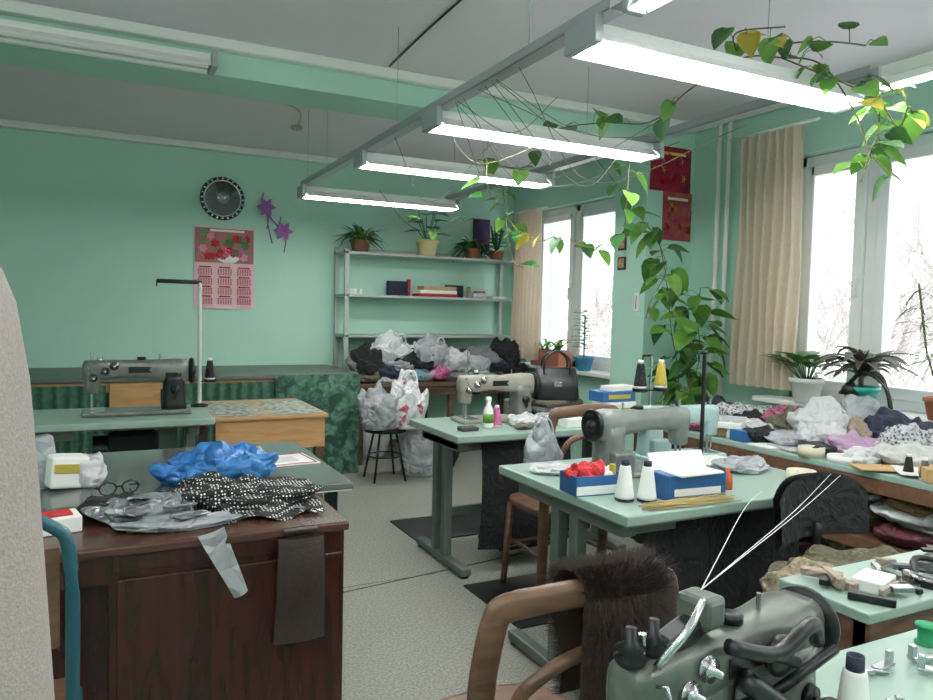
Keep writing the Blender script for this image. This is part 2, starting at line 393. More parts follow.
# shelf items
def pot(o,c,r,h,m):
    o.lathe([(r*.68,0),(r*.72,.005),(r*.95,h*.8),(r*1.05,h*.82),(r*1.05,h),(r*.93,h),(r*.9,h*.88),(0,h*.88)],c,m)
    o.lathe([(0,h*.885),(r*.89,h*.885)],c,soil)
o=M('spider_plant');c=(2.24,6.76,1.943);pot(o,c,.1,.12,col('brown_pot',(120,84,66)))
for k in range(90):
    a=rnd(0,6.28);o.blade((c[0],c[1],c[2]+.1),(math.cos(a),math.sin(a)*.4-.15,rnd(.3,1.6)),rnd(.22,.42),.022,leafm if k%2 else leafd,rnd(.4,1.0))
o.done()
o=M('potted_plant');c=(2.93,6.75,1.943);pot(o,c,.11,.16,col('cream_pot',(222,206,150)))
for k in range(11):
    a=k*2.4;e=Vector((c[0]+math.cos(a)*.1,c[1]+math.sin(a)*.08,c[2]+.22+.026*k));o.tube([(c[0],c[1],c[2]+.13),e],.004,leafd,6);o.leaf(e,(math.cos(a),math.sin(a)-.3,.1),leafd if k%3 else leafm,.15)
o.done()
o=M('fern_plant');c=(3.45,6.78,1.943);pot(o,c,.09,.11,terra)
for k in range(70):
    a=rnd(0,6.28);o.blade((c[0],c[1],c[2]+.09),(math.cos(a),math.sin(a)*.4-.1,rnd(.2,1.3)),rnd(.18,.36),.038,leafd,rnd(.4,1.0))
o.done()
o=M('potted_cactus');c=(3.74,6.78,1.943);pot(o,c,.08,.1,terra)
for k in range(5):
    a=k*1.3;o.tube([(c[0],c[1],c[2]+.08),(c[0]+.04*math.cos(a),c[1]+.03*math.sin(a),c[2]+.2),(c[0]+.07*math.cos(a),c[1]+.05*math.sin(a),c[2]+.3+.03*k)],[.012,.012,.008],leafd)
    for j in range(5):o.leaf((c[0]+.05*math.cos(a),c[1]+.04*math.sin(a),c[2]+.14+.04*j),(math.cos(a+j),math.sin(a+j),.3),leafd,.08)
o.done()
o=M('shelf_books');o.at(.06,0,0)
for x,w_,h_,m_ in ((2.62,.22,.15,navy),(2.74,.03,.17,red),(3.25,.2,.13,navy),(3.42,.03,.12,leafy),(3.55,.12,.08,pink)):o.box((x,6.9,1.543+h_/2),(w_,.04,h_),m_,.003)
o.box((2.98,6.78,1.556),(.42,.2,.025),red,.004);o.box((2.98,6.78,1.59),(.4,.2,.035),paper,.004);o.box((3.0,6.78,1.628),(.36,.17,.04),kraft,.004)
for x in (2.1,2.14,2.2):o.cyl((x,6.8,1.543),(x,6.8,1.60),.02,paper)
o.box((3.45,6.75,1.57),(.16,.12,.05),wbag,.005);o.box((3.68,6.78,1.555),(.16,.16,.024),paper);o.done()
o=M('framed_wall_icon');o.box((3.66,6.985,2.22),(.2,.02,.34),col('darkframe',(50,36,46),.4),.004);o.box((3.66,6.973,2.22),(.15,.008,.28),col('icon',(110,70,90),n=(20,.2),c2=(60,50,110)));o.done()
# posters
def poster(x0,x1,z0,z1,nm,c1,c2,c3):
    o=M(nm);y=4.277;o.b2((x0,y-.004,z0),(x1,y,z1),col(nm+'_p',c1,.4,n=(10,.15),c2=c2));cx,cz=(x0+x1)/2,(z0+z1)/2
    o.box((cx,y-.007,z1-.05),((x1-x0)*.7,.003,.02),col(nm+'_q',c3))
    for i in range(10):
        x,z=cx+rnd(-.12,.12),cz+rnd(-.1,.1)
        for k in range(6):o.leaf((x,y-.007,z),(math.cos(k*1.05),-.05,math.sin(k*1.05)),[pink,red,leafy,red][i%4],.03)
    o.done()
poster(3.63,4.02,2.33,2.66,'rose_poster',(170,24,56),(110,16,40),(230,200,90))
poster(3.76,4.04,1.97,2.33,'flower_calendar',(140,32,70),(180,90,60),(230,210,200))
o=M('wall_thermometer');o.at(3.615,4.36,1.5);o.box((0,0,0),(.012,.05,.14),white,.004);o.box((-.007,0,0),(.003,.008,.1),red);o.done()
for y,z in ((4.55,1.95),(4.55,1.8)):
    o=M('small_picture');o.box((3.613,y,z),(.012,.09,.1),col('pic_frame',(60,44,40)),.003);o.box((3.606,y,z),(.003,.065,.07),col('pic',(200,170,120),n=(30,.2),c2=(120,70,60)));o.done()
# ---------------- sewing machine
def machine(name,x,y,z,rz=0,sc=1,body=None,wheel=dmet,dark=None):
    o=M(name);o.at(x,y,z,rz,sc=sc)
    b=body;pb=dark or b
    o.box((0,0,.012),(.48,.18,.022),b,.008)
    o.box((-.17,0,.025),(.06,.16,.004),steel,.001)
    o.loft([(.0,.165,0,.13,.14),(.05,.165,0,.11,.12),(.16,.165,0,.10,.11),(.2,.165,0,.11,.11)],pb,'z')
    o.loft([(-.235,0,.205,.05,.07),(-.225,0,.21,.075,.10),(-.15,0,.215,.08,.095),(-.02,0,.218,.078,.085),(.1,0,.212,.09,.1),(.18,0,.205,.11,.125),(.225,0,.205,.1,.115),(.232,0,.205,.07,.08)],b,'x')
    o.loft([(.105,-.195,0,.05,.055),(.115,-.195,0,.065,.07),(.2,-.195,0,.075,.078),(.255,-.195,0,.06,.065)],b,'z')
    o.cyl((-.195,-.012,.11),(-.195,-.012,.035),.006,steel);o.cyl((-.195,.015,.11),(-.195,.015,.04),.005,steel)
    o.box((-.195,-.015,.03),(.022,.04,.006),steel,.002)
    o.cyl((-.195,0,.25),(-.195,0,.295),.006,steel);o.cyl((-.16,0,.25),(-.16,0,.275),.012,steel)
    o.lathe([(.012,0),(.05,.0),(.062,.004),(.066,.012),(.062,.022),(.045,.02),(.04,.012),(.02,.012),(.02,.03),(0,.03)],(.235,0,.205),wheel,32,'x')
    for dx,dz in ((-.14,.21),(-.19,.18),(-.1,.235)):
        o.lathe([(0,0),(.017,0),(.02,-.006),(.012,-.01),(.018,-.014),(.006,-.018),(.005,-.03),(0,-.03)],(dx,-.038,dz),steel,16,'y')
    o.tube([(-.21,-.04,.24),(-.215,-.06,.25),(-.2,-.065,.2)],.003,steel,6)
    o.cyl((.1,0,.25),(.1,0,.29),.004,steel);o.box((.02,-.041,.215),(.12,.003,.03),dmet,.001)
    o.lathe([(.0,0),(.022,0),(.02,-.012),(0,-.012)],(.165,-.056,.12),dmet,16,'y');o.box((.165,-.07,.1),(.012,.01,.05),dmet,.003)
    o.lathe([(.0,0),(.02,0),(.02,.012),(0,.012)],(.02,0,.262),dmet,16);o.box((.16,.08,.06),(.1,.05,.1),pb,.01)
    return o
bm_=mat('machine_beige',(158,155,142),.35,n=(20,.3),c2=(138,134,122));gm_=mat('machine_grey',(138,144,140),.3,.2,n=(20,.3),c2=(112,118,114));tm_=mat('machine_teal',(160,188,186),.35);dg_=mat('machine_grey_old',(128,132,128),.35,.3,n=(25,.3),c2=(94,98,94));gg_=mat('machine_green_grey_worn',(106,114,106),.32,.3,n=(18,.2),c2=(72,80,74))
def cone(o,c,h,r,m,base=white):
    o.lathe([(0,0),(r*.9,0),(r,.006),(r,h*.08),(0.0,h*.08)],c,base,20)
    o.lathe([(r*.98,h*.08),(r*.95,h*.15),(r*.55,h*.85),(r*.5,h*.88)],c,m,20)
    o.lathe([(r*.42,h*.86),(r*.4,h),(r*.3,h),(r*.3,h*.9)],c,base,16)
def stand(x,y,z,h,arm,cols,name='thread_stand',rz=0,r=.006,m=steel,ch=.15):
    o=M(name);o.at(x,y,z,rz)
    o.lathe([(0,0),(.05,0),(.05,.012),(.012,.02),(0,.02)],(0,0,0),dmet)
    o.cyl((0,0,.01),(0,0,h),r,m)
    if arm:o.tube([(.01,0,h),(-arm,0,h+.0)],r,dmet);o.tube([(-arm,-.0,h),(-arm,0,h-.03)],.004,dmet)
    for i,m_ in enumerate(cols):
        a=(-1)**i*.06;o.box((a/2,0,ch),(abs(a),.02,.006),dmet);o.cyl((a,0,ch-.005),(a,0,ch+.01),.035,dmet);cone(o,(a,0,ch+.01),.13,.03,m_)
    return o.done()
# sewing table
def stable(name,x0,x1,y0,y1,z,top=mint,edge=gmet,cloth=None,dark=True):
    o=M(name);o.b2((x0,y0,z-.035),(x1,y1,z),top,.006)
    o.b2((x0+.002,y0+.002,z-.04),(x1-.002,y1-.002,z-.012),edge,.004)
    yc=(y0+y1)/2
    for x in (x0+.08,x1-.1):
        o.b2((x-.03,y0+.02,0.01),(x+.03,y1-.02,.055),gmet,.012)
        o.b2((x-.025,yc-.07,.05),(x+.025,yc-.02,z-.08),gmet,.006);o.b2((x-.025,yc+.05,.05),(x+.025,yc+.1,z-.08),gmet,.006)
        o.b2((x-.03,y0+.08,z-.1),(x+.03,y1-.08,z-.04),gmet,.008)
        for y in (y0+.05,y1-.05):o.cyl((x,y,0),(x,y,.015),.025,dmet)
    o.b2((x0+.08,yc,.25),(x1-.1,yc+.03,.3),gmet,.004)
    o.b2((x0+.35,y0+.15,.07),(x0+.75,y0+.42,.09),dmet,.005)
    o.box(((x0+x1)/2+.1,yc+.05,z-.19),(.26,.2,.2),dmet,.03)
    o.cyl(((x0+x1)/2-.1,yc+.05,z-.2),((x0+x1)/2-.02,yc+.05,z-.2),.08,dmet)
    o.tube([((x0+x1)/2,yc,z-.2),(x0+.55,y0+.3,.09)],.006,steel)
    if cloth:
        a,b,zz,yy=cloth
        o.sheet(lambda u,v:(a+(b-a)*u+.02*math.sin(v*3),yy+.02*math.sin(u*14+v*2),z-.04-(z-.04-zz)*v),24,10,black)
    o.b2((x0+.05,y0+.1,z-.1),(x0+.3,y1-.1,z-.04),gmet,.005)
    return o.done()
stable('sewing_table',1.64,2.85,3.34,4.0,.76,cloth=(1.82,2.4,.12,3.42))
stable('sewing_table',1.5,2.6,1.82,2.66,.76,cloth=(1.66,2.45,.08,1.93))
stable('sewing_table',-.42,.56,4.1,4.72,.8,edge=chwood)
stable('sewing_table',.5,1.95,.2,.915,.76)
machine('sewing_machine',2.10,3.78,.76,0,1.05,bm_,dark=dg_).done()
machine('sewing_machine',1.98,2.33,.76,math.pi,1,gm_,dark=dg_).done()
machine('sewing_machine',2.36,2.53,.76,math.pi*.97,.9,tm_).done()
machine('sewing_machine',.19,4.4,.8,0,1.14,dg_,dark=dmet).done()
# near machine with extra gear
o=machine('industrial_sewing_machine',.755,.71,.76,.18,.86,gg_,dark=dg_)
for dx in (-.22,-.17):
    o.lathe([(0,0),(.02,0),(.024,.008),(.014,.014),(.022,.022),(.008,.03),(.008,.05),(0,.05)],(dx,0,.26),dmet,16)
o.tube([(-.2,-.03,.26),(-.16,-.05,.31),(-.1,-.03,.33),(-.06,0,.30)],.006,steel,8,smooth=5)
o.box((-.1,.0,.275),(.16,.04,.03),dmet,.008,ry=-.25);o.box((-.06,0,.30),(.05,.06,.05),gg_,.01)
o.tube([(-.02,-.05,.2),(.06,-.09,.14),(.16,-.1,.12)],.018,blackp,10,smooth=5)
o.tube([(-.06,-.05,.26),(.02,-.08,.24),(.1,-.09,.27),(.16,-.07,.22)],.012,blackp,10,smooth=5)
o.lathe([(0,0),(.05,0),(.055,.01),(.05,.02),(.02,.02),(0,.02)],(-.02,-.07,.12),blackp,24,'y')
o.lathe([(0,0),(.03,0),(.034,-.008),(.03,-.016),(.01,-.02),(0,-.02)],(.07,-.05,.215),blackp,24,'y')
for p,q in (((0,-.06,.24),(.1,-.07,.2)),((.05,-.06,.16),(.2,-.08,.2))):o.tube([p,q],.009,dmet)
tip=o.T@Vector((-.06,0,.33))
o.T=Matrix.Identity(4);thr=col('white_thread',(235,235,235))
for q in ((2.3,1.7,.86),(2.12,1.84,.78),(2.35,1.7,.85)):o.tube([tip,((tip.x+q[0])/2,(tip.y+q[1])/2,.94),q],.0008,thr,5,smooth=4)
o.done()
o=M('thread_cone');cone(o,(.95,.65,.76),.17,.03,paper,navy);o.done()
o=M('thread_cone');cone(o,(1.625,1.99,.76),.14,.034,paper,navy);o.done()
o=M('thread_cone');cone(o,(1.69,1.95,.76),.14,.034,paper,navy);o.done()
lg=col('light_grey_rod',(200,204,200),.5)
stand(.54,4.62,.8,.74,.24,[black],rz=.1,r=.012,m=lg)
stand(1.98,3.92,.76,.42,.0,[black],r=.004)
stand(2.16,2.18,.76,.5,.03,[],r=.008,m=dmet)
stand(2.26,2.61,.76,.46,.05,[leafy,black],ch=.3)
# treads etc.
o=M('rubber_mat');o.b2((1.72,4.02,.0),(2.6,4.5,.008),blackp,.003);o.done()
o=M('rubber_mat');o.b2((1.66,2.72,.0),(2.7,3.28,.008),blackp,.003);o.done()
o=M('trim_4')
o.tube([(.8,3.4,.001),(2.2,3.6,.001)],.004,seam,4)
o.b2((-1.5,3.5,0),(1.6,3.506,.001),seam);o.done()
# ---------------- wooden desk behind
o=M('wooden_desk');o.b2((.6,4.5,.715),(1.3,5.35,.74),orwood,.005);o.b2((.62,4.52,.53),(1.28,4.54,.715),orwood);o.b2((1.26,4.54,.53),(1.28,5.3,.715),orwood)
for x in (.64,1.25):
    for y in (4.55,5.3):o.b2((x-.025,y-.025,0),(x+.025,y+.025,.72),chwood)
o.done()
o=M('newspaper');o.sheet(lambda u,v:(.56+.72*u,4.52+.7*v,.7425+.004*math.sin(u*9)*math.sin(v*8)**2),16,16,col('newsprint',(176,180,160),n=(26,.08),c2=(104,122,124)));o.done()
# grey table + brown desk
o=M('grey_top_table');o.b2((-.6,2.585,.735),(.845,3.5,.76),greytop,.004);o.b2((-.59,2.59,.73),(.84,3.49,.74),white)
for x in (-.5,.78):
    for y in (2.66,3.42):o.b2((x-.02,y-.02,0),(x+.02,y+.02,.735),dmet)
o.done()
o=M('pedestal_desk');o.b2((-.3,2.1,.735),(.675,2.58,.762),browntop,.006);o.b2((.02,2.12,.0),(.665,2.57,.735),brown,.003)
o.b2((-.28,2.2,.1),(.03,2.22,.73),brown);o.b2((-.28,2.12,.66),(.03,2.15,.735),brown)
o.b2((.03,2.112,.69),(.66,2.12,.733),brown,.002);o.b2((-.3,2.12,0),(-.27,2.57,.735),brown)
o.b2((.04,2.108,.03),(.655,2.12,.67),brown,.004);o.done()
o=M('hanging_pouch');o.at(.525,2.085,.735);lt=col('dark_leather',(46,34,32),.5,b=(40,.4))
o.sheet(lambda u,v:((u-.5)*(.13+.02*v),-.012*math.sin(u*3.14)-.01*math.sin(v*5),-.31*v),10,12,lt)
o.sheet(lambda u,v:((u-.5)*(.13+.02*v),.012,-.31*v),10,12,lt);o.box((0,.01,.02),(.1,.03,.01),lt,.003);o.done()
# items on desk
o=M('blue_plastic_bag');o.blob((.42,2.82,.761),(.36,.24,.11),blue,2,amp=.3,wr=1,sub=5);o.blob((.29,2.8,.761),(.24,.18,.08),blue,5,wr=1,sub=5);o.blob((.5,2.78,.761),(.2,.16,.09),blue,9,wr=1,sub=5);o.done()
o=M('dotted_fabric');o.blob((.45,2.41,.763),(.42,.26,.055),dots,8,amp=.3,wr=1,sub=5,rz=-.2)
o.blob((.33,2.46,.763),(.3,.22,.075),dots,12,amp=.3,wr=1,sub=5)
o.sheet(lambda u,v:(.33+.3*u,2.34-.14*v+.02*math.sin(u*9),.79-.02*v+.008*math.sin(u*12+v*4)),16,8,dots)
for dx in (0,.02):o.tube([(.5+dx,2.3,.77),(.56+dx,2.26,.775),(.6+dx,2.2,.772)],.004,steel,6,smooth=3)
o.done()
o=M('silver_plastic_wrap');sil=col('silver_foil',(180,182,188),.2,m=.4,n=(9,.2),c2=(90,94,100),b=(18,1,.03,1))
o.blob((.12,2.35,.763),(.28,.2,.06),sil,3,wr=1,sub=5);o.blob((.2,2.24,.763),(.32,.15,.03),gbag,7,wr=1,sub=5);o.blob((.05,2.45,.763),(.22,.16,.05),black,9,wr=.8,sub=4)
for a,b,z in ((.1,2.3,.80),(.2,2.33,.805),(.14,2.4,.82),(.22,2.26,.79)):o.box((a,b,z),(.15,.09,.006),sil,.002,rz=a*9,ry=.15)
o.sheet(lambda u,v:(.24+.07*u*(1-.5*v)+.10*v,2.092-.012*math.sin(v*6+u*3),.77-.19*v+.02*u),8,12,gbag);o.done()
o=M('paper_packet');o.at(-.1,2.86,.761,rz=.3);o.box((0,0,.06),(.12,.09,.11),paper,.01,ry=.1);o.box((.0,-.048,.075),(.1,.003,.03),leafy,ry=.1);o.box((-.06,.05,.09),(.08,.06,.18),gbag,.01,ry=-.15);o.blob((.07,.0,0),(.12,.14,.1),wbag,3,wr=.6);o.done()
o=M('small_card_box');o.box((-.12,2.32,.785),(.14,.1,.045),paper,.004,rz=.2);o.box((-.12,2.32,.81),(.1,.06,.004),red,rz=.2);o.done()
o=M('eyeglasses');o.at(.06,2.68,.762,rz=.2)
for dx in (-.035,.035):o.tube([(dx+.027*math.cos(a/8*6.283),-.0,.026+.022*math.sin(a/8*6.283)) for a in range(9)],.003,dmet,6)
o.tube([(-.01,0,.03),(.01,0,.03)],.0025,dmet)
for dx in (-.064,.064):o.tube([(dx,0,.03),(dx*.95,.12,.006)],.0025,dmet)
o.done()
o=M('framed_document');o.at(.66,3.05,.7605,rz=.1);o.box((0,0,.003),(.3,.22,.005),paper);
for a in (-1,1):o.box((0,a*.1,.0065),(.28,.006,.002),red);o.box((a*.137,0,.0065),(.006,.2,.002),red)
o.box((0,0,.0065),(.16,.1,.002),col('pgrey',(200,205,205)));o.done()
o=M('white_cloth_piece');o.sheet(lambda u,v:(.35+.3*u,3.1+.25*v,.763+.012*abs(math.sin(u*7+v*4))),12,12,wbag);o.done()
# teal tubular chair
tealm=col('teal_enamel',(34,84,98),.35)
o=M('tubular_chair');o.tube([(-.05,1.62,.0),(-.05,1.62,.5),(-.05,1.62,.88),(-.085,1.62,.965),(-.18,1.62,.99),(-.4,1.62,.99),(-.47,1.62,.95),(-.5,1.62,.85),(-.5,1.62,0)],.013,tealm,12,smooth=5)
o.box((-.28,1.84,.45),(.44,.42,.03),chwood,.012);o.tube([(-.05,1.62,.43),(-.05,2.03,.43),(-.05,2.05,0)],.012,tealm);o.tube([(-.5,1.62,.43),(-.5,2.03,.43),(-.5,2.05,0)],.012,tealm);o.sheet(lambda u,v:(-.48+.41*u,1.62-.02*math.sin(u*3.14),.72+.2*v),8,4,chwood);o.done()
# coat
wool=mat('grey_wool_coat',(178,168,162),.95,n=(260,.3),c2=(152,142,136),b=(300,.5,.004))
o=M('hanging_coat');R_=[]
prof=[(.45,-.03),(.7,-.035),(.96,-.044),(1.2,-.057),(1.32,-.065),(1.40,-.077),(1.45,-.095),(1.485,-.125),(1.51,-.19),(1.535,-.25),(1.57,-.28)]
for z,xr in prof:
    cx=-.34;rx=xr-cx;ring=[]
    for k in range(48):
        a=6.28318*k/48;f_=1+.035*math.sin(a*9+z*2)*(min(1,(1.5-z)*1.2) if z<1.5 else 0)*(abs(math.sin(a)))
        ring.append((cx+rx*math.cos(a),.9+(.14 if z<1.45 else .1)*math.sin(a)*f_*(rx/.25)**.5,z))
    R_.append(ring)
o.rings(R_,wool);o.done()
o=M('coat_stand');o.cyl((-.34,.9,0),(-.34,.9,1.75),.018,chwood);
for k in range(4):
    a=k*1.57+.7;o.tube([(-.34,.9,.25),(-.34+.12*math.cos(a),.9+.12*math.sin(a),.15),(-.34+.25*math.cos(a),.9+.25*math.sin(a),.012)],.012,chwood,smooth=4);o.tube([(-.34,.9,1.6),(-.34+.1*math.cos(a),.9+.1*math.sin(a),1.63),(-.34+.12*math.cos(a),.9+.12*math.sin(a),1.72)],.009,chwood,smooth=4)
o.done()
# wooden chairs
def chair(x,y,rz,h=.9,tm=chwood,name='wooden_chair',w_=.46,th=.028):
    o=M(name);o.at(x,y,0,rz);a=w_/2-.022
    o.tube([(-a+.02,.02,0),(-a+.01,.0,.45),(-a,-.03,.7),(-a,-.05,h-.09),(-a+.012,-.055,h-.03),(-a*.86,-.06,h-.008),(-a*.5,-.07,h),(0,-.078,h+.005),(a*.5,-.07,h),(a*.86,-.06,h-.008),(a-.012,-.055,h-.03),(a,-.05,h-.09),(a,-.03,.7),(a-.01,0,.45),(a-.02,.02,0)],th,tm,12,smooth=6,flat=(1.0,.6))
    o.tube([(-a*.62,.0,.46),(-a*.66,-.03,.66),(-a*.5,-.05,h-.16),(0,-.062,h-.12),(a*.5,-.05,h-.16),(a*.66,-.03,.66),(a*.62,0,.46)],.014,tm,10,smooth=6)
    o.loft([(.43,0,.2,w_*.86,.40),(.44,0,.2,w_*.9,.42),(.462,0,.2,w_*.9,.42),(.466,0,.2,w_*.84,.39)],tm,'z',28,3)
    for sx in (-1,1):o.tube([(sx*a*.8,.35,.43),(sx*a*.9,.38,0)],[.02,.016],tm,10)
    o.tube([(-a*.85,.36,.22),(a*.85,.36,.22)],.01,tm)
    for sx in (-1,1):o.tube([(sx*a*.85,.36,.25),(sx*a*.95,.01,.25)],.01,tm)
    return o.done()
chair(.82,1.16,0,.885)
chair(2.04,2.86,0,.95,w_=.42)
# fur
o=M('fur_garment');fur=mat('brown_fur',(56,38,31),.7,n=(60,.3),c2=(34,23,19))
def fs(u,v):
    x=.775+.20*u+.012*math.sin(v*7)-.01*math.sin(v*13)
    bu=math.sin(u*3.14)**.5*.03
    if v<.42:return Vector((x,1.065-bu-.012*math.sin(v*15),.45+(.905-.45)*v/.42))
    if v<.55:
        a=(v-.42)/.13*math.pi;return Vector((x,1.065-bu*(1-a/3.1416)+(1-math.cos(a))*.03,.905+.025*math.sin(a)))
    return Vector((x,1.125,.905-.5*(v-.55)))
o.sheet(fs,14,40,fur)
for i in range(26000):
    u,v=rnd(0,1),rnd(0,1);p=fs(u,v);side=-1 if v<.48 else 1
    d=Vector((rnd(-.5,.5)+(u-.5)*1.6,side*rnd(.3,1.0),rnd(-1.1,.0)+(1.4 if .40<v<.57 else 0))).normalized()*rnd(.018,.034);a=Vector((.001,0,.0005))
    o.add([p-a,p+a,p+d],[[0,1,2]],fur)
o.done()
# handbag + box
o=M('folded_blankets');
for i,m_ in enumerate((navy,gc,kc)):o.box((2.52,3.82,.78+i*.038),(.32,.26,.036),m_,.015,rz=.1*i)
o.done()
o=M('black_handbag');o.at(2.52,3.78,.872,rz=-.35);hb=col('black_leather',(22,22,26),.35)
o.loft([(0,0,0,.27,.13),(.01,0,0,.29,.15),(.12,0,0,.27,.12),(.19,0,0,.25,.05),(.2,0,0,.24,.03)],hb,'z',28,4)
for y in (-.035,.035):o.tube([(-.08,y,.15),(-.075,y,.25),(0,y*.6,.30),(.075,y,.25),(.08,y,.15)],.007,hb,8,smooth=6)
o.box((0,-.076,.1),(.05,.004,.03),steel,.002);o.done()
def hangbag(x,y,z,w_,h_,m_,nm,seed):
    o=M(nm);o.at(x,y,z)
    o.blob((0,0,-h_*.6),(w_,w_*.5,h_*.85),m_,seed,amp=.25,wr=1,sub=5,clamp=False)
    o.loft([(-h_*.4,0,0,w_*.75,w_*.3),(-h_*.2,0,0,w_*.45,w_*.2),(-h_*.05,0,0,w_*.2,w_*.1),(0,0,0,w_*.12,w_*.08)],m_,'z',24,2.2)
    for k in (-1,1):o.tube([(k*w_*.3,0,-h_*.3),(k*w_*.2,.01,-.02),(0,.03,.01)],.006,m_,smooth=3)
    return o.done()
hangbag(1.80,2.78,.93,.19,.36,gbag,'plastic_carrier_bag',1)
hangbag(2.16,2.74,.93,.13,.15,col('blue_cloth_bag',(84,150,200),b=FB),'blue_cloth_bag',2)
# items on table A
o=M('spray_bottle');o.at(1.93,3.55,.76);o.lathe([(0,0),(.028,0),(.03,.01),(.028,.1),(.012,.13),(.012,.15)],(0,0,0),paper);o.lathe([(.031,.03),(.031,.08)],(0,0,0),leafm);o.box((0,0,.16),(.03,.02,.025),white,.004);o.done()
o=M('thread_cone');cone(o,(2.0,3.58,.76),.12,.03,pink);o.done()
o=M('fabric_scrap');o.blob((2.2,3.56,.76),(.26,.18,.06),wbag,4,wr=1,sub=5);o.blob((2.38,3.62,.76),(.2,.16,.05),gbag,5,wr=1,sub=5);o.blob((2.1,3.45,.76),(.12,.08,.03),kc,6,wr=.5);o.done()
o=M('sewing_notions_box');o.box((2.42,3.44,.785),(.14,.1,.05),paper,.005);o.box((1.78,3.5,.772),(.1,.07,.022),col('blackcase',(60,60,64)),.005);o.done()
# items on table B
bb=col('blue_carton',(38,92,146),.4);
o=M('notions_carton');o.at(1.60,2.14,.76,rz=-.1)
for p,d in (((0,-.06,.035),(.2,.004,.07)),((0,.06,.035),(.2,.004,.07)),((-.1,0,.035),(.004,.12,.07)),((.1,0,.035),(.004,.12,.07)),((0,0,.004),(.2,.12,.006))):o.box(p,d,bb)
o.box((0,-.063,.02),(.2,.002,.03),paper);o.blob((-.02,0,.02),(.16,.11,.08),red,3,wr=1,sub=5);o.blob((.05,.01,.03),(.08,.08,.06),paper,5,wr=1);o.cyl((.07,-.02,.03),(.07,-.02,.1),.012,leafy);o.done()
o=M('blue_thread_box');o.at(1.88,1.97,.76,rz=-.08);o.box((0,0,.045),(.25,.14,.09),bb,.003);o.box((0,-.071,.03),(.2,.002,.025),paper);o.box((0,.05,.115),(.24,.01,.07),paper,.002,rx=-.5);o.box((0,-.04,.093),(.2,.1,.006),paper,rz=.1);o.done()
o=M('straw_bundle');st=col('straw',(176,158,104),.8)
for i in range(70):
    y=1.84+rnd(0,.05);o.tube([(1.6+rnd(0,.1),y,.762+rnd(0,.015)),(1.85+rnd(-.05,.15),y+rnd(-.03,.03),.765+rnd(0,.015))],.0014,st,4)
o.done()
o=M('small_bottle')
o.lathe([(0,0),(.018,0),(.018,.05),(.008,.065),(.008,.08),(0,.08)],(2.1,1.98,.76),col('orange_bottle',(190,90,50)));o.done()
o=M('polythene_packet');o.blob((2.42,2.2,.76),(.24,.18,.05),gbag,3,wr=1,sub=5);o.done()
o=M('adhesive_tape_roll');o.lathe([(.03,0),(.055,0),(.055,.04),(.03,.04),(.03,0)],(2.5,1.98,.76),col('tape',(214,206,180),.3));o.done()
o=M('paper_stack');o.box((2.42,2.35,.766),(.24,.18,.012),paper,rz=.3);o.box((2.4,2.36,.775),(.22,.17,.004),col('paper2',(220,222,214)),rz=.1);o.done()
o=M('white_rag');o.blob((1.66,2.46,.76),(.22,.16,.03),wbag,9,wr=1,sub=5);o.done()
# window bench
o=M('window_workbench');o.b2((2.98,1.35,.72),(3.88,3.6,.75),mint,.005);
for x in (3.02,3.84):
    for y in (1.4,2.5,3.56):o.b2((x-.03,y-.03,0),(x+.03,y+.03,.72),chwood)
o.b2((3.0,1.38,.42),(3.86,3.58,.445),chwood);o.b2((3.0,1.38,.12),(3.86,3.58,.145),chwood);o.b2((2.975,1.36,.66),(2.99,3.58,.72),chwood);o.b2((2.975,1.36,.40),(2.99,3.58,.45),chwood);o.done()
fc=[(190,186,178),(108,114,92),(216,216,214),(130,96,64),(56,58,62),(170,152,136),(96,40,54),(204,206,210),(76,82,64)]
FC=[col('fabric_%d'%i,c,n=(20,.3),b=FB) for i,c in enumerate(fc)]
o=M('fabric_stack')
for zb,zm in ((.447,.68),(.147,.4),(.002,.1)):
    for j in range(7):
        y=1.6+j*.3;z=zb;k=j
        while z<zm-.05:
            o.blob((3.26+rnd(-.06,.05),y,z),(.46,.34,.075),FC[(k*5+j)%9],k,sub=4,wr=1,amp=.2);z+=.045;k+=1
o.done()
prn=mat('bright_print',(50,70,130),.8,kind='voro',n=(45,1),c2=(180,90,100),b=FB)
dprn=mat('dark_print',(30,30,40),.8,kind='voro',n=(60,1),c2=(200,200,205),b=FB)
lilac=col('lilac_cloth',(186,150,184),tl=.1,b=FB)
o=M('fabric_heap')
hp=[(3.25,2.9,.26,.26,.08,wbag),(3.5,2.62,.36,.34,.19,wbag),(3.3,2.3,.32,.28,.09,lilac),(3.62,2.3,.34,.32,.17,navy),(3.2,2.6,.26,.22,.06,gbag),(3.3,2.02,.36,.3,.09,FC[2]),(3.6,1.95,.38,.32,.16,dprn),(3.3,1.7,.42,.36,.1,FC[7]),
(3.5,3.2,.36,.32,.11,dprn),(3.12,3.15,.28,.22,.07,prn),(3.6,2.95,.32,.28,.13,prn),(3.5,3.42,.32,.28,.11,navy),(3.42,2.8,.22,.2,.13,kc),(3.62,2.5,.3,.28,.21,gbag),(3.15,2.75,.22,.2,.06,black),(3.15,2.4,.22,.18,.05,FC[4]),(3.12,2.15,.18,.16,.06,wbag),(3.3,2.5,.24,.22,.12,wbag),(3.4,2.15,.24,.2,.13,dprn),(3.35,3.05,.22,.18,.1,black),(3.48,2.43,.22,.18,.13,FC[5]),(3.55,1.7,.3,.26,.14,gbag),(3.4,1.88,.24,.2,.12,FC[0])]
for i,(x,y,a,b,c,m_) in enumerate(hp):o.blob((x,y,.751),(a,b,c),m_,i*2,wr=1,amp=.3,sub=5)
o.done()
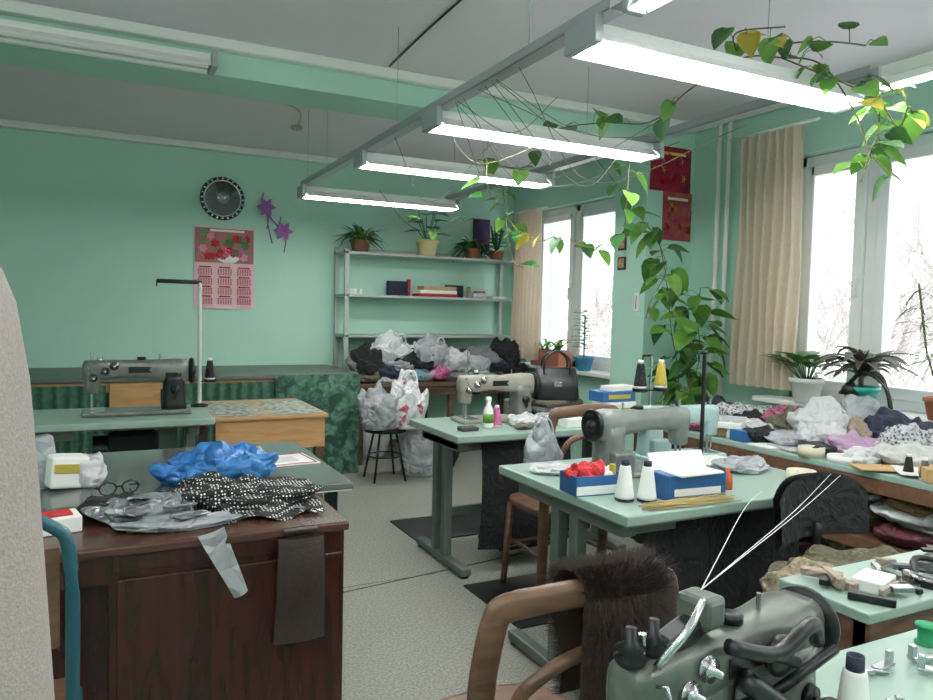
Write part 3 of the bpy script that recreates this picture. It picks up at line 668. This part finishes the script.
o=M('white_carton_tray');o.at(3.12,2.95,.80,rz=.5);o.box((0,0,-.02),(.2,.14,.05),kraft,.004);o.box((0,0,.02),(.28,.2,.03),paper,.004);o.box((0.02,0,.038),(.24,.17,.005),FC[7],rz=.2);o.done()
o=M('adhesive_tape_roll');o.lathe([(.035,0),(.06,0),(.06,.045),(.035,.045),(.035,0)],(3.03,2.35,.75),col('tape',(214,206,180),.3));o.lathe([(.04,0),(.065,0),(.065,.03),(.04,.03),(.04,0)],(3.05,2.2,.75),paper);o.done()
o=M('loose_papers')
for i,(x,y) in enumerate(((3.08,2.62),(3.1,2.52),(3.04,2.02),(3.1,1.9),(3.05,3.3))):o.box((x,y,.753+.004*i),(.2,.14,.004),[paper,FC[7],kraft][i%3],rz=i*1.3)
o.done()
o=M('small_carton')
for i,(x,y,m_) in enumerate(((3.06,2.78,bb),(3.05,1.78,kraft),(3.22,2.18,paper),(3.05,3.42,FC[7]))):o.box((x,y,.78),(.12,.1,.058),m_,.004,rz=i*.8)
for i in range(6):cone(o,(3.04+.02*(i%2),2.86+.09*i if i<3 else 1.5+.08*i,.751),.09,.022,[paper,navy,gc,paper,kc,black][i])
o.done()
o=M('blue_yellow_carton');o.at(2.74,3.5,.761);o.box((0,0,.045),(.24,.17,.09),FC[7],.004,rz=.2);o.box((0,-.02,.11),(.22,.15,.035),paper,.004,rz=.1);o.box((0,0,.16),(.24,.14,.06),bb,.004);o.box((0,-.072,.16),(.16,.003,.025),leafy);o.box((.04,0,.205),(.2,.1,.03),paper,.004,rz=.2);o.done()
# right plants
o=M('peace_lily');c=(3.95,3.12,.885);pot(o,c,.1,.15,paper)
for k in range(26):
    a=k*2.4;r_=.05+.004*k;e=Vector((c[0]+math.cos(a)*r_-.02,c[1]+math.sin(a)*r_,c[2]+.22+.008*(k%9)));o.tube([(c[0],c[1],c[2]+.1),e],.003,leafd,6);o.leaf(e,(math.cos(a)*.9,math.sin(a)*.9,.35),leafd if k%3 else leafm,.14,w=.7)
o.done()
o=M('dracaena_plant');c=(3.9,2.72,.885);pot(o,c,.095,.14,col('turquoise_pot',(40,170,156),.35))
o.tube([(c[0],c[1],c[2]+.1),(c[0],c[1],c[2]+.24)],.014,purple)
for k in range(34):
    a=k*2.4;o.blade((c[0],c[1],c[2]+.18+.003*k),(math.cos(a),math.sin(a),rnd(.35,1.3)),rnd(.24,.4),.055,purple,rnd(.35,.7))
o.done()
o=M('thin_leaf_plant');c=(3.95,2.3,.885);pot(o,c,.08,.12,terra)
for ox in (0,.12):
    o.tube([(c[0],c[1],c[2]+.1),(c[0]+.02,c[1]+.1-ox,c[2]+.35),(c[0],c[1]+.15-ox*2,c[2]+.72)],.006,stem)
    for k in range(34):
        a=rnd(0,6.28);t_=rnd(.3,1);o.blade((c[0],c[1]+(.15-ox*2)*t_,c[2]+.1+.62*t_),(math.cos(a),math.sin(a),rnd(-.1,.7)),rnd(.14,.24),.014,leafd,.5)
o.done()
o=M('black_desk_lamp');o.at(3.8,2.45,.751);o.lathe([(0,0),(.08,0),(.08,.015),(0,.02)],(0,0,0),blackp);o.tube([(0,0,.01),(0,.05,.28),(.02,.2,.36),(.02,.28,.3)],.012,blackp,smooth=5);o.lathe([(.02,0),(.06,-.07),(.055,-.07),(.015,-.01)],(.02,.28,.3),blackp);o.done()
# window 1 pots
o=M('planter_box');o.at(3.97,6.05,.885);o.box((0,0,.08),(.16,.5,.16),terra,.01);o.box((0,0,.155),(.13,.46,.015),soil)
for k in range(26):
    a=rnd(0,6.28);o.blade((0,rnd(-.2,.2),.15),(math.cos(a),math.sin(a),1.5),rnd(.2,.4),.03,leafm,.6)
o.done()
o=M('potted_ficus');c=(3.97,5.5,.885);pot(o,c,.09,.13,col('blue_pot',(60,130,170)));o.tube([(c[0],c[1],c[2]+.1),(c[0],c[1],c[2]+.5)],.007,stem)
for k in range(30):
    a=k*2.4;z=c[2]+.2+.012*k;o.leaf((c[0]+.03*math.cos(a),c[1]+.03*math.sin(a),z),(math.cos(a),math.sin(a),.2),leafm if k%3 else leafd,.1,w=.7)
o.done()
# vines
def vine(o,pts,step=.12,size=.1,den=1,yel=.06,sm=8,r=.003,spread=.05):
    P=cat(pts,sm);o.tube(P,r,stem,6);acc=0
    for i in range(1,len(P)):
        acc+=(P[i]-P[i-1]).length
        if acc>step:
            acc=0
            for _ in range(den):
                a=rnd(0,6.28);e=P[i]+Vector((math.cos(a)*spread,math.sin(a)*spread,rnd(-.03,.05)))
                o.tube([P[i],(P[i]+e)/2+Vector((0,0,.015)),e],.0018,leafm,5)
                m_=leafy if rnd(0,1)<yel else (leafm if rnd(0,1)<.65 else leafd)
                o.leaf(e,(math.cos(a)*.7,math.sin(a)*.7,rnd(-1.1,.1)),m_,size*rnd(.7,1.2),rnd(-.5,.5))
random.seed(21)
o=M('pothos_vine')
vine(o,[(2.1,4.07,2.34),(2.15,3.6,2.22),(2.15,3.35,2.36),(2.2,2.98,2.34),(2.22,2.63,2.27),(2.17,2.33,2.33),(2.2,2.1,2.39),(2.25,1.95,2.36),(2.35,1.85,2.32),(2.45,1.78,2.14),(2.5,1.75,2.0),(2.54,1.66,1.9)],.09,.085,1,.12)
vine(o,[(2.25,1.95,2.36),(2.4,1.78,2.24),(2.52,1.75,2.2),(2.57,1.7,2.1),(2.5,1.62,2.14)],.06,.085,2,.08)
vine(o,[(2.57,1.78,2.3),(2.55,1.76,2.1),(2.5,1.75,2.02),(2.48,1.77,1.9)],.06,.085,2,.03)
vine(o,[(2.2,2.1,2.39),(2.05,1.98,2.42),(2.15,1.85,2.42)],.07,.08,1,.3)
vine(o,[(2.25,1.95,2.36),(2.12,1.8,2.34),(2.2,1.7,2.33),(2.4,1.72,2.36)],.1,.08,1,.1)
vine(o,[(2.1,3.96,2.34),(2.08,3.93,2.2),(2.1,3.9,2.1)],.07,.1,1,.05)
vine(o,[(2.57,3.2,2.3),(2.6,3.25,2.0),(2.67,3.39,1.83),(2.6,3.6,1.8),(2.59,3.88,1.89),(2.55,4.1,1.87),(2.51,4.38,2.03),(2.57,4.6,2.3)],.08,.10,1,.06)
vine(o,[(2.57,4.5,2.3),(2.5,4.4,2.0),(2.5,4.3,1.75),(2.52,4.2,1.7)],.12,.1,1,.05)
vine(o,[(1.9,5.3,2.3),(2.1,5.2,2.05),(2.3,5.1,2.0),(2.5,4.9,2.1)],.25,.1,1,.05)
for i in range(12):
    x=rnd(1.7,2.5);y=rnd(2.2,4.2);o.tube([(1.38,y,2.3),((1.38+x)/2,y+rnd(-.3,.3),2.3-rnd(.05,.35)),(x,y+rnd(-.5,.5),2.3-rnd(0,.1))],.0016,stem,5,smooth=6)
o.done()
o=M('climbing_pothos_plant');pot(o,(3.6,3.95,.0),.17,.28,terra)
b0=(3.6,3.95,.25)
vine(o,[b0,(3.6,3.9,.7),(3.58,3.85,1.0),(3.5,3.85,1.3),(3.45,3.85,1.6),(3.38,3.87,1.9),(3.3,3.9,2.0)],.05,.13,2,.03,spread=.08)
vine(o,[b0,(3.65,3.85,.8),(3.62,3.78,1.1),(3.66,3.78,1.4),(3.7,3.8,1.6)],.04,.15,2,.02,spread=.11)
vine(o,[b0,(3.55,3.8,.8),(3.6,3.74,.95),(3.66,3.74,1.15),(3.62,3.74,1.4)],.04,.15,2,.02,spread=.11)
vine(o,[(3.38,3.87,1.9),(3.3,3.7,1.7),(3.2,3.72,1.5),(3.18,3.74,1.38)],.1,.12,1,.05)
vine(o,[(3.3,3.9,2.0),(3.1,3.8,2.1),(2.85,3.6,2.15),(2.57,3.5,2.3)],.12,.1,1,.05)
o.done()
# black chair + heap
o=M('black_office_chair');o.at(2.22,1.42,0,math.pi)
o.sheet(lambda u,v:((u-.5)*.46,-.24-.06*math.sin(u*3.14)-.02*v,.64+.22*v*(1-.25*(2*u-1)**4)),16,8,blackp)
o.sheet(lambda u,v:((u-.5)*.44,-.22-.06*math.sin(u*3.14)-.02*v,.65+.20*v*(1-.25*(2*u-1)**4)),16,8,black)
o.loft([(.42,0,0,.40,.40),(.44,0,0,.43,.43),(.465,0,0,.42,.42),(.475,0,0,.36,.36)],black,'z',28,4)
o.tube([(0,-.26,.7),(0,-.27,.5),(0,-.18,.42),(0,-.1,.42)],.015,dmet,smooth=5)
o.cyl((0,0,.1),(0,0,.42),.022,dmet)
for k in range(5):
    a=k*1.2566;o.tube([(0,0,.1),(math.cos(a)*.24,math.sin(a)*.24,.05)],.016,dmet);o.lathe([(0,0),(.02,0),(.02,.045),(0,.045)],(math.cos(a)*.24,math.sin(a)*.24,0),blackp,12)
o.done()
twd=mat('tweed',(104,98,78),.95,n=(80,.2),c2=(74,72,56),b=(16,.8,.03));knt=mat('knit',(156,142,118),.95,n=(60,.2),c2=(106,94,74),b=(16,.8,.03))
o=M('garment_heap');o.blob((2.12,1.46,.476),(.44,.42,.17),twd,3,wr=1,sub=5);o.blob((1.98,1.44,.476),(.38,.38,.15),knt,6,wr=1,sub=5)
o.sheet(lambda u,v:(1.98-.16*math.sin(v*1.57)+.02*math.sin(v*5),1.27+.34*u+.02*math.sin(v*6),.58-.46*v+.03*math.sin(u*14)),16,12,knt)
o.sheet(lambda u,v:(1.84+.34*u+.02*math.sin(v*5),1.258-.01*v+.015*math.sin(u*14),.57-.42*v+.03*math.sin(u*6)),16,12,twd);o.done()
# small table E
o=M('tool_side_table');o.b2((1.5,1.0,.735),(2.5,1.24,.76),mint,.004);o.b2((1.52,1.02,.6),(2.48,1.22,.735),chwood)
for x in (1.54,2.46):
    for y in (1.03,1.21):o.b2((x-.02,y-.02,0),(x+.02,y+.02,.73),chwood)
o.done()
o=M('sewing_tools');random.seed(3)
for i in range(44):
    x=rnd(1.55,2.3);y=rnd(1.03,1.2);a=rnd(0,3.14);L=rnd(.03,.1)
    o.box((x,y,.766+rnd(0,.014)),(L,rnd(.008,.03),rnd(.006,.025)),[dmet,steel,gc,blackp,kc,FC[5]][i%6],.002,rz=a)
o.box((1.66,1.1,.775),(.1,.07,.03),paper,.004,rz=.3);o.tube([(1.8,1.08,.765),(1.85,1.12,.80),(1.92,1.1,.79),(1.98,1.14,.765)],.008,blackp,smooth=4);o.done()
o=M('presser_foot_set')
for i in range(10):
    x=1.1+.06*i+rnd(-.02,.02);y=.76+rnd(-.08,.1);o.at(x,y,.761,rz=rnd(0,3));o.box((0,0,.008),(.05,.02,.008),steel,.002);o.box((.02,0,.018),(.012,.012,.03),steel,.002);o.tube([(-.02,0,.008),(-.05,.012,.006)],.003,steel,6)
o.done()
o=M('thread_spool')
gsp=col('green_thread',(30,140,90));o.lathe([(0,0),(.02,0),(.02,.004),(.015,.005),(.015,.035),(.02,.036),(.02,.04),(0,.04)],(1.47,.86,.76),gsp);o.done()
# stool + bags back
o=M('metal_stool');sx_=2.12;o.lathe([(0,.40),(.17,.40),(.175,.41),(.175,.425),(.16,.435),(0,.435)],(sx_,5.68,0),black)
for k in range(4):
    a=k*1.57+.78;o.tube([(sx_+.1*math.cos(a),5.68+.1*math.sin(a),.4),(sx_+.19*math.cos(a),5.68+.19*math.sin(a),0)],.01,dmet)
o.tube([(sx_+.15*math.cos(k*.785),5.68+.15*math.sin(k*.785),.2) for k in range(9)],.006,dmet);o.done()
o=M('shopping_bag');prt=mat('floral_print_bag',(222,224,228),.3,n=(9,.02,.5,.60),c2=(200,90,110),b=(13,.9,.03,1))
o.blob((2.06,5.62,.437),(.38,.34,.3),gbag,4,wr=1,sub=5);o.blob((2.27,5.56,.44),(.32,.28,.38),prt,6,wr=1,sub=5)
for y in (5.52,5.58):o.tube([(2.22,y,.72),(2.24,y,.88),(2.31,y,.89),(2.34,y,.72)],.012,prt,smooth=5)
o.done()
o=M('rubbish_bag');o.blob((2.46,5.74,0),(.38,.36,.42),gbag,8,wr=1,sub=5);o.done()
o=M('rubbish_bag');o.blob((2.78,5.98,0),(.36,.34,.34),black,12,wr=1,sub=5);o.done()
o=M('rubbish_bag');o.blob((2.3,6.55,0),(.34,.3,.4),wbag,15,wr=1,sub=5);o.done()
# world
W=bpy.data.worlds.new('world');S.world=W;W.use_nodes=True;bg=W.node_tree.nodes['Background'];bg.inputs[0].default_value=(.98,.985,1,1);bg.inputs[1].default_value=3.2
